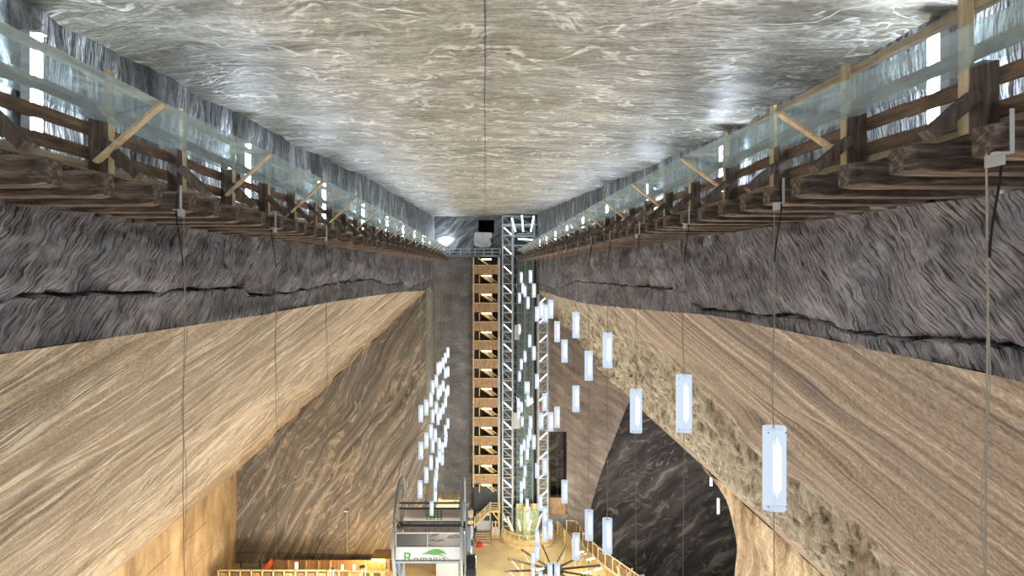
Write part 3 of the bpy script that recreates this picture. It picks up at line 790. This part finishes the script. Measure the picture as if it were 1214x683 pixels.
m = MB(); m.box(b_(583), b_(592), 64.0, 64.9, z_(632), z_(630.8)); m.box(b_(583), b_(592), 63.9, 64.8, Zf, Zf + .12); m.build('deck', M_wood, tf)
m = MB()
for x in (583.5, 587.5, 591.5): m.box(b_(x) - .06, b_(x) + .06, 63.85, 63.97, Zf + .1, z_(614))
m.build('posts_frame', M_pine, tf)
m = MB(); m.box(b_(583), b_(592), 63.85, 63.93, z_(622.5), z_(621)); m.box(b_(583), b_(592), 63.85, 63.93, z_(616), z_(615)); m.build('handrail', M_pine, tf)
m = MB(); m.box(b_(584), b_(591), 63.95, 63.99, z_(630.5), z_(623)); m.build('infill_panel', M_grey, tf)
# red bag left on the steps
p = at(568.5, 647, 61.9); m = MB()
for i in range(8):
    for j in range(12):
        th = math.pi * i / 7; ph = 2 * math.pi * j / 12
        r = .30 * (1 + .55 * noise.noise(Vector((i * 1.7, j * 1.9, 2)))) * (1.25 if (i + j) % 3 else .7)
        m.v.append(p + Vector((r * math.sin(th) * math.cos(ph), r * .7 * math.sin(th) * math.sin(ph), r * 1.1 * math.cos(th))))
for i in range(7):
    for j in range(12): m.f.append((i*12 + j, i*12 + (j+1) % 12, (i+1)*12 + (j+1) % 12, (i+1)*12 + j))
bg = m.build('bag', M_red, loc=p, smooth=True); tag(bg, 'crumpled bright red bag lying on the lower timber steps', 'bag')

# far balcony
bal = thing('end_balcony', (X_(566, 66.5), 66.5, H + 1.3), 'grey railed balcony crossing the far end wall between both galleries', 'balcony')
q = lambda x: X_(x, 66); w_ = lambda y: Z_(y, 66)
m = MB(); m.box(q(527), q(594), 66, 68, w_(304.5), w_(302.3)); m.build('deck', M_steel2, bal)
for y in (294.6, 298.6):
    m = MB(); m.box(q(529), q(594), 66, 66.06, w_(y + .8), w_(y)); m.build('handrail', M_steel, bal)
for x in (533, 546, 557, 563, 573.5, 583.5, 593):
    m = MB(); m.box(q(x) - .06, q(x) + .06, 66, 66.1, w_(302.5), w_(294.6)); m.build('rail_post', M_steel, bal)
cr_ = [(562.5,291),(561.5,283),(563,276),(567,275.2),(575,275.5),(583,276),(583.5,280),(581,284),(582.5,289),(580.5,293),(569,293.5)]
m = MB(); m.prism([at(x, y, 67.7) for x, y in cr_], (0,.28,0)); o = m.build('salt_crust', M_white, loc=at(572, 291, 67.7)); tag(o, 'white salt crust slab below the dark tunnel mouth on the end wall', 'rock')
et = thing('end_wall_light', at(528.5, 282.5, 67.8), 'horizontal light tube on the dark end wall above the left balcony end', 'light tube')
m = MB(); m.tube([at(522.5, 282.6, 67.7), at(534.5, 282.6, 67.7)], .08, 8); m.build('tube', M_wtube, et)
m = MB(); m.box(at(522, 0, 67.8).x, at(535, 0, 67.8).x, 67.78, 67.98, Z_(282.2, 67.8), Z_(281.2, 67.8)); m.build('housing', M_grey, et)

# doorway cladding and low slab at the right end wall
pn = thing('plywood_hoarding', (X_(661, 66), 66, Zf), 'orange plywood hoarding closing the foot of the tall dark doorway', 'hoarding')
m = MB(); m.box(X_(651.5, 66), X_(670.5, 66), 66.0, 66.12, Z_(610, 66), Z_(590, 66)); m.build('plywood_sheet', M_panel, pn)
m = MB(); m.box(X_(650.5, 66), X_(673, 66), 66.0, 66.25, Zf, Z_(610, 66)); m.build('concrete_sill', M_rec, pn)

# ------------------------------------------------------------------ right railings
rl = thing('walkway_railing', (10.4, 62.3, Zf), 'curving timber railing along the edge above the dark side chamber', 'railing')
edge = [(9.0, 65.2), (10.15, 65.0), (10.35, 62.3), (11.3, 58.9), (12.3, 56.8), (13.2, 54.9), (14.6, 52), (16, 49)]
pp = []
for (a, b), (c, d) in zip(edge, edge[1:]):
    n = max(1, round(math.hypot(c - a, d - b) / 1.15))
    for i in range(n): pp.append((a + (c - a) * i / n, b + (d - b) * i / n))
pp.append(edge[-1])
for (a, b) in pp:
    m = MB(); m.box(a - .07, a + .07, b - .07, b + .07, Zf, Zf + 1.35); m.build('post', M_wood, rl)
for k, (p0_, p1_) in enumerate(zip(pp, pp[1:])):
    m = MB(); m.bar((p0_[0], p0_[1], Zf + 1.35), (p1_[0], p1_[1], Zf + 1.35), .12, .09); m.build('handrail', M_pineY, rl)
    m = MB(); m.bar((p0_[0], p0_[1], Zf + .65), (p1_[0], p1_[1], Zf + .65), .04, 1.0); m.build('infill_board', M_rail, rl)
rs = thing('slanting_railing', (8.4, 62.8, Zf), 'slanting four-bar timber railing left of the chamber walkway', 'railing')
for k in range(4):
    m = MB(); m.bar((8.0, 65.0, Zf + 1.35 - k * .36), (8.95, 60.6, Zf + 1.25 - k * .36), .07, .08); m.build('rail', M_wood, rs)
for (a, b) in ((8.0, 65), (8.47, 62.8), (8.95, 60.6)):
    m = MB(); m.box(a - .07, a + .07, b - .07, b + .07, Zf, Zf + 1.4); m.build('post', M_wood, rs)

# ------------------------------------------------------------------ radial timber shelters
def pergola(c, Rr, zh, nsp, label, rot=0.0, hub=.95, hubm=M_dsteel, arm=M_post):
    t = thing('radial_shelter', (c[0], c[1], Zf), label, 'shelter')
    m = MB(); n = 24
    prof = [(hub, Zf + zh - .08), (hub, Zf + zh + .02), (hub * .5, Zf + zh + .28), (.05, Zf + zh + .42)]
    for r, z in prof:
        for k in range(n): m.v.append(Vector((c[0] + r * math.cos(2*math.pi*k/n), c[1] + r * math.sin(2*math.pi*k/n), z)))
    for i in range(3):
        for k in range(n): m.f.append((i*n + k, i*n + (k+1) % n, (i+1)*n + (k+1) % n, (i+1)*n + k))
    m.f.append(tuple(3*n + k for k in range(n)))
    m.build('hub_roof', hubm, t)
    m = MB(); m.tube([(c[0], c[1], Zf), (c[0], c[1], Zf + zh)], .16, 10); m.build('centre_pole', M_wood, t)
    for k in range(nsp):
        a = rot + 2 * math.pi * k / nsp; ca, sa = math.cos(a), math.sin(a)
        m = MB(); m.bar((c[0] + ca * hub * .8, c[1] + sa * hub * .8, Zf + zh), (c[0] + ca * Rr, c[1] + sa * Rr, Zf + zh + .12), .09, .16); m.build('roof_arm', arm, t)
        m = MB(); m.bar((c[0] + ca * Rr * .66, c[1] + sa * Rr * .66, Zf), (c[0] + ca * Rr * .66, c[1] + sa * Rr * .66, Zf + zh - .02), .12, .12); m.build('leg', M_wood, t)
        m = MB(); m.bar((c[0] + ca * Rr * .66, c[1] + sa * Rr * .66, Zf + zh - .9), (c[0] + ca * Rr * .9, c[1] + sa * Rr * .9, Zf + zh + .05), .08, .1); m.build('knee_brace', M_pine, t)
        m = MB(); m.bar((c[0] + ca * Rr * .5, c[1] + sa * Rr * .5, Zf + .45), (c[0] + ca * Rr * .75, c[1] + sa * Rr * .75, Zf + .45), .5, .08); m.build('bench', M_pine, t)
    return t
pergola((6.0, 52.3), 4.3, 2.5, 12, 'radial timber shelter with dark round hub in the middle of the floor', .12)
pergola((12.0, 51.6), 2.2, 1.9, 10, 'smaller brightly lit timber shelter beside the walkway railing', .3, .5, M_wood, M_pine)
for i, (x, y, D) in enumerate(((688, 656, 54), (700, 664, 53), (709, 676, 52), (696, 680, 51), (640, 676, 51))):
    p = at(x, y, D); t = thing('floor_lamp_tube', p, 'short warm light bar among the timber shelters, ' + ('furthest back', 'second from the back', 'rightmost', 'front right', 'front left')[i], 'light', 'warm light bars on the floor shelters')
    m = MB(); m.bar(p + Vector((-.35, 0, 0)), p + Vector((.35, 0, .16)), .09, .09); m.build('tube', M_ytube2, t)
    m = MB(); m.box(p.x - .03, p.x + .03, p.y + .05, p.y + .11, Zf, p.z); m.build('stand', M_wood, t)

# ------------------------------------------------------------------ panorama wheel
DW = 46.0; RW = 3.62; zw = Z_(624, DW)
xl, xr = X_(474.5, DW), X_(549, DW)
wh = thing('panorama_wheel', ((xl + xr) / 2, DW, Zf), 'tall steel panorama wheel with two side rings and a white signed cabin', 'ferris wheel')
for x, nm in ((xl, 0), (xr, 1)):
    for (r, w) in ((RW, .10), (RW - .42, .055)):
        m = MB(); pts = [(x, DW + r * math.cos(2*math.pi*k/48), zw + r * math.sin(2*math.pi*k/48)) for k in range(49)]
        m.tube(pts, w, 6, False); rg = m.build('ring', M_steel2, wh)
        if r == RW:
            for k in range(16):
                a = 2*math.pi*k/16; a2 = a + math.pi / 16
                m2 = MB(); m2.tube([(x, DW + r * math.cos(a), zw + r * math.sin(a)), (x, DW + (r - .42) * math.cos(a2), zw + (r - .42) * math.sin(a2))], .03, 5); m2.build('lacing', M_steel, rg)
    for k in range(8):
        a = math.pi * k / 4 + .2
        m = MB(); m.tube([(x, DW, zw), (x, DW + (RW - .42) * math.cos(a), zw + (RW - .42) * math.sin(a))], .045, 6); m.build('spoke', M_steel2, wh)
    m = MB(); m.tube([(x - .2, DW, zw), (x + .2, DW, zw)], .35, 14); m.build('hub', M_dsteel, wh)
    for s_ in (-1, 1):
        m = MB(); m.bar((x + (.45 if nm else -.0), DW, zw), (x + (.45 if nm else 0), DW + s_ * 3.3, Zf), .28, .28); m.build('support_leg', M_steel2, wh)
m = MB(); m.tube([(xl, DW, zw), (xr, DW, zw)], .14, 10); m.build('axle', M_dsteel, wh)
for y in (596.5, 603):
    m = MB(); D = DW - .5; m.bar((xl, D, Z_(y, D)), (xr, D, Z_(y, D)), .12, .12); m.build('crossbar', M_dsteel, wh)
m = MB(); m.box(X_(476, DW), X_(546, DW), DW + 1.6, DW + 1.7, Z_(619, DW + 1.6), Z_(604, DW + 1.6)); m.build('rear_cabin_panel', M_wpanel, wh)
m = MB()
for i in range(4):
    for j in range(5):
        x = X_(505 + j * 4.2, DW + 1.5); m.box(x, x + .16, DW + 1.58, DW + 1.6, Z_(606.5 + i * 3 + 1.6, DW + 1.5), Z_(606.5 + i * 3, DW + 1.5))
m.build('rear_panel_marks', M_green, wh)
m = MB(); m.box(X_(478, DW), X_(546, DW), DW + .5, DW + .62, Z_(631.5, DW + .5), Z_(618.5, DW + .5)); m.build('plank_panel', M_post, wh)
# front cabin
DC = DW - 3.3; X2 = lambda p: X_(p, DC); Z2 = lambda p: Z_(p, DC)
m = MB(); m.box(X2(469), X2(546), DC, DC + 1.5, Z2(667), Z2(665.2)); cab = m.build('cabin', M_steel2, wh)
m = MB()
for x in (469, 545.2): m.box(X2(x), X2(x + .9), DC, DC + .08, Z2(667), Z2(631.5))
m.box(X2(469), X2(546), DC, DC + .08, Z2(632.8), Z2(631.5)); m.box(X2(469), X2(546), DC, DC + .08, Z2(649.6), Z2(648.6)); m.box(X2(506.5), X2(507.3), DC, DC + .08, Z2(649), Z2(632))
m.build('cabin_frame', M_wpanel, cab)
m = MB(); m.box(X2(470), X2(545), DC + .05, DC + .07, Z2(649), Z2(632.5)); m.build('cabin_glass', M_glassdark, cab)
m = MB(); m.box(X2(469.5), X2(545.5), DC + .02, DC + .06, Z2(665.5), Z2(649.3)); sign = m.build('sign_panel', M_wpanel, cab)
m = MB(); m.box(X2(469), X2(546), DC - .06, DC + .02, Z2(667.6), Z2(665.0)); m.build('lower_bar', M_steel2, cab)
# leaf mark and lettering, the lower half of the letters cut by the cabin bar
def sgp(x, y, d=.004): p = at(x, y, DC); return Vector((p.x, DC + .02 - d, p.z))
m = MB(); lf = [(499,657.5),(505,655.2),(510,652.6),(516,651.2),(522,651.8),(526.5,654.2),(529.5,657.8),(525,656.6),(519,657.3),(511,657.9),(505,657.2)]
m.prism([sgp(x, y, .012) for x, y in lf], (0,.008,0)); m.build('leaf_mark', M_green, sign)
m = MB()
for (a, b) in zip([(512,660),(516,657.8),(521,657.8),(527,660),(533,664)], [(516,657.8),(521,657.8),(527,660),(533,664),(535,665)]): m.bar(sgp(*a), sgp(*b), .01, .05, (0,1,0))
m.build('wave_mark', M_navy, sign)
def text(body, px, py, size, mat, parent, sx=1.0):
    cu = bpy.data.curves.new('lettering', 'FONT'); cu.body = body; cu.size = size; cu.extrude = .004; cu.space_character = 1.05
    o = bpy.data.objects.new('lettering', cu); COL.objects.link(o)
    dg = bpy.context.evaluated_depsgraph_get(); me = bpy.data.meshes.new_from_object(o.evaluated_get(dg)); bpy.data.objects.remove(o)
    M = Matrix.Translation(sgp(px, py, .014)) @ Matrix.Rotation(R(90), 4, 'X') @ Matrix.Diagonal((sx, 1.0, 1, 1))
    me.transform(Matrix.Translation(-Vector(parent['_w'])) @ M); me.materials.clear(); me.materials.append(mat)
    t = bpy.data.objects.new('lettering', me); COL.objects.link(t); t.parent = parent; t['_w'] = parent['_w']; return t
text('R', 477.5, 667.3, 1.05, M_green, sign, 1.15)
text('omania', 489.5, 667.3, .78, M_dgreen, sign, 1.02)
m = MB()
for (x0, y0, x1, y1) in ((508,638.5,515,635.5), (515,635.5,521,633.8), (508,642.5,517,641), (517,643,526,640.5), (530,638.5,545,637.8), (532,636.4,543,635.8)):
    m.bar(at(x0, y0, DC + .0), at(x1, y1, DC + .0), .02, .07, (0,1,0))
m.build('window_decal', M_wpanel, cab)
# access column on the right of the wheel
ac = thing('wheel_access_column', (X_(557.5, 47), 47, Zf), 'slim steel access column with small plates right of the wheel', 'column')
m = MB(); x = X_(554, 47); m.box(x - .14, x + .14, 46.9, 47.2, Zf, Z_(596, 47)); m.build('post', M_steel2, ac)
m = MB(); x = X_(558.5, 47); m.box(x - .1, x + .1, 46.9, 47.1, Zf, Z_(603, 47)); m.build('post', M_steel, ac)
for (y0, y1, mt) in ((604, 612, M_pine), (616, 620, M_wood), (622, 634, M_wpanel), (640, 646, M_dsteel)):
    m = MB(); m.box(X_(555, 47), X_(561, 47), 46.8, 46.9, Z_(y1, 47), Z_(y0, 47)); m.build('plate', mt, ac)
dm = MB(); c = at(558.5, 683, 45); dm.tube([c + Vector((-.35, 0, 0)), c + Vector((.35, 0, 0))], 1.5, 24)
rm = wh
dm.build('drive_wheel', M_dsteel, rm)
m = MB(); m.tube([c + Vector((-.4, 0, 0)), c + Vector((.4, 0, 0))], .5, 16); m.build('drive_hub', M_steel2, rm)
m = MB(); m.box(c.x - .2, c.x + .2, c.y - .2, c.y + .2, Zf, c.z); m.build('drive_stand', M_dsteel, rm)
# pale board cabin behind the wheel
kb = thing('board_cabin', (X_(531, 56), 56, Zf), 'pale beige board cabin standing behind the wheel', 'cabin')
m = MB(); m.prism([at(516, 604, 56), at(520, 592, 56), at(521.5, 590, 56), at(523, 592.5, 56), at(543.5, 593, 56), at(543.5, 604, 56)], (0, 1.6, 0)); m.build('upper_panel', M_pine, kb)
m = MB(); m.box(X_(517, 56), X_(543, 56), 56.02, 57.5, Zf, Z_(604, 56)); m.build('body', M_grey, kb)
m = MB(); m.box(X_(539, 56), X_(542, 56), 55.95, 56, Z_(596.5, 56), Z_(594.5, 56)); m.build('plate', M_green, kb)

# ------------------------------------------------------------------ lower left deck
DK = 52.0; xk = lambda p, D=DK: X_(p, D); zk = lambda p, D=DK: Z_(p, D)
df = thing('deck_railing', (xk(340), DK, Zf), 'golden framed timber railing along the lower left deck', 'railing')
m = MB(); m.box(xk(257), xk(462), DK, DK + .08, zk(677.3), zk(675.8)); m.build('handrail', M_wood, df)
x = 258
while x < 462:
    m = MB(); m.box(xk(x), xk(x + 1.6), DK, DK + .1, Zf, zk(676)); m.build('post', M_wood, df)
    m = MB(); m.box(xk(x + 2.6), xk(x + 11), DK + .03, DK + .06, Zf + .3, zk(679.5)); m.build('infill_panel', M_rail if int(x) % 3 else M_panel, df)
    x += 13
pd = thing('timber_partition', (xk(400, 56.8), 56.8, Zf), 'orange lit timber partition against the left end wall', 'partition')
m = MB(); m.box(xk(322, 56.8), xk(462, 56.8), 56.8, 56.9, Zf, zk(668, 56.8) + .3); m.build('boarding', M_panel, pd)
for x in (341, 377, 391, 362, 433, 455):
    m = MB(); m.box(xk(x, 56.7), xk(x + 2, 56.7), 56.65, 56.78, Zf, zk(667.5, 56.7) + .25); m.build('stud', M_wood, pd)
for i, (x, y0, y1) in enumerate(((351.5, 667.5, 674), (406, 670, 676), (419.8, 670, 676))):
    t = thing('upright_light', at(x, y1, 54), 'upright yellow light tube on the left deck, ' + ('leftmost', 'middle', 'rightmost')[i], 'light tube', 'upright lights on the left deck')
    m = MB(); m.tube([at(x, y1, 54), at(x, y0, 54)], .11, 8); m.build('tube', M_otube if i == 0 else M_ytube, t)
    m = MB(); p = at(x, y1, 54); m.tube([(p.x, p.y, Zf), (p.x, p.y, p.z)], .07, 8); m.build('stand', M_wood, t)
t = thing('deck_wall_light', at(449, 664.5, 56.5), 'long horizontal orange light tube on the left end wall', 'light tube')
m = MB(); m.tube([at(441, 664.3, 56.5), at(456.5, 664.6, 56.5)], .11, 8); m.build('tube', M_otube, t)
m = MB(); m.box(at(440, 0, 56.6).x, at(466, 0, 56.6).x, 56.62, 58.3, Z_(664, 56.6), Z_(663, 56.6)); m.build('housing', M_panel, t)
t = thing('grey_game_table', (xk(298, 54.5), 54.5, Zf), 'dark grey flat table in the far left corner', 'table')
m = MB(); m.prism([at(283, 675.5, 54), at(288, 671, 56), at(311, 671, 56), at(309, 675.5, 54)], (0, 0, -.12)); m.build('tabletop', M_steel2, t)
for x in (285, 307):
    for D in (54.1, 55.6):
        m = MB(); m.box(xk(x, D), xk(x, D) + .1, D, D + .1, Zf, at(x, 675, 54).z - .0 - .05); m.build('leg', M_dsteel, t)
t = thing('orange_slide', (xk(316, 54), 54, Zf), 'small orange sloping canvas in the far left corner', 'canvas')
m = MB(); m.prism([at(310, 676, 53.6), at(319, 665.5, 54.4), at(320.5, 666, 54.4), at(320.5, 672, 54.2), at(314, 676.5, 53.6)], (0, .5, 0)); m.build('canvas_sheet', M_orange, t)
m = MB(); m.box(xk(319, 54.3), xk(320.5, 54.3), 54.8, 54.95, Zf, Z_(667, 54.4)); m.build('frame_post', M_brown, t)
for i, (x, y0) in enumerate(((393.5, 675), (431, 672.5))):
    p = at(x, y0, 50.5)
    t = thing('curved_lamp_post', (p.x, 50.5, Zf), 'white curved twin lamp post on the left deck, ' + ('left', 'right')[i] + ' one', 'lamp post', 'curved lamp posts on the left deck')
    for s_ in (-.12, .14):
        m = MB(); m.tube([(p.x + s_, 50.5, Zf), (p.x + s_, 50.5, p.z - .15), (p.x + s_ * .6, 50.5, p.z), (p.x + s_ * .6 - .25 * i, 50.4, p.z + .06)], .06, 6); m.build('pole', M_wpanel, t)
    m = MB(); m.tube([(p.x - .3 * i, 50.4, p.z + .05), (p.x + .12, 50.4, p.z + .12)], .13, 8); m.build('lamp_head', M_dsteel, t)
wl = thing('slim_wall_mast', at(411, 640, 58.3), 'thin pale mast with small lamp head on the left end wall', 'mast')
m = MB(); m.tube([at(411.5, 655, 58.2), at(411.5, 606.5, 58.2)], .045, 6); m.build('pole', M_rope, wl)
m = MB(); m.box(at(408.5, 0, 58.2).x, at(412.5, 0, 58.2).x, 58.0, 58.25, Z_(606.3, 58.2), Z_(605, 58.2)); m.build('lamp_head', M_wpanel, wl)

# ------------------------------------------------------------------ unseen fill lights, some boosting the modelled lamps
def lamp(kind, loc, col, e, size=.3, aim=None, spot=None):
    l = bpy.data.lights.new('hall_fill_light', kind); l.energy = e; l.color = col
    if kind == 'AREA': l.size = size
    else: l.shadow_soft_size = size
    if spot: l.spot_size = R(spot); l.spot_blend = .8
    o = bpy.data.objects.new('hall_fill_light', l); COL.objects.link(o); o.location = loc
    if aim is not None: o.rotation_euler = (Vector(aim) - Vector(loc)).to_track_quat('-Z', 'Y').to_euler()
    return o
WARM = (1, .95, .86); NEUT = (.96, .98, 1); COOL = (.84, .92, 1)
K = .86
# added fill lights without fixtures, low in the hall, to brighten the walls
for (x, y, col, e) in ((-17, 10, NEUT, 3300), (-19, 30, WARM, 4500), (9, 12, NEUT, 3300), (10, 32, NEUT, 4500), (-4, 22, NEUT, 4500), (-5, 38, NEUT, 4500), (3, 44, NEUT, 5500), (-15, 48, (1,.76,.48), 3000)):
    lamp('POINT', (x, y, 2.5), col, e * K, .6)
lamp('POINT', at(626, 612, 61), (1,.85,.5), 500 * K, .3)
lamp('POINT', at(700, 650, 55), (1,.84,.52), 1200 * K, .3)
lamp('POINT', at(585, 655, 52), (1,.9,.68), 1800 * K, .4)
lamp('POINT', at(430, 672, 55), (1,.60,.2), 700 * K, .2)
lamp('POINT', at(800, 640, 56), NEUT, 4500 * K, .4)
# added fill lights behind the viewer, to brighten the near end
lamp('POINT', (-2.5, -4.5, H + 1.6), COOL, 500 * K, .4)
lamp('POINT', (2.5, -4.5, H + 1.6), NEUT, 500 * K, .4)
lamp('POINT', (0, -3.5, H - 3), NEUT, 1200 * K, .5)

w = bpy.data.worlds.new('world'); SC.world = w; w.use_nodes = True
w.node_tree.nodes['Background'].inputs[0].default_value = (.6, .65, .7, 1); w.node_tree.nodes['Background'].inputs[1].default_value = .0

cam = bpy.data.cameras.new('camera'); co = bpy.data.objects.new('camera', cam); COL.objects.link(co)
co.location = (0, 0, H); co.rotation_euler = (R(90), 0, 0)
cam.sensor_width = 36; cam.sensor_fit = 'HORIZONTAL'; cam.lens = 36 * F / 1214
cam.shift_x = (607 - CX) / 1214; cam.shift_y = (CY - 341.5) / 1214
cam.clip_start = .05; cam.clip_end = 500
SC.camera = co
SC.view_settings.view_transform = 'Standard'; SC.view_settings.look = 'None'
SC.view_settings.exposure = 0.0; SC.view_settings.gamma = 1.0; SC.view_settings.use_curve_mapping = False
SC.cycles.use_denoising = True
SC.cycles.max_bounces = 6; SC.cycles.transparent_max_bounces = 24; SC.cycles.diffuse_bounces = 4
SC.cycles.sample_clamp_indirect = 6
for o in bpy.data.objects:
    if '_w' in o: del o['_w']
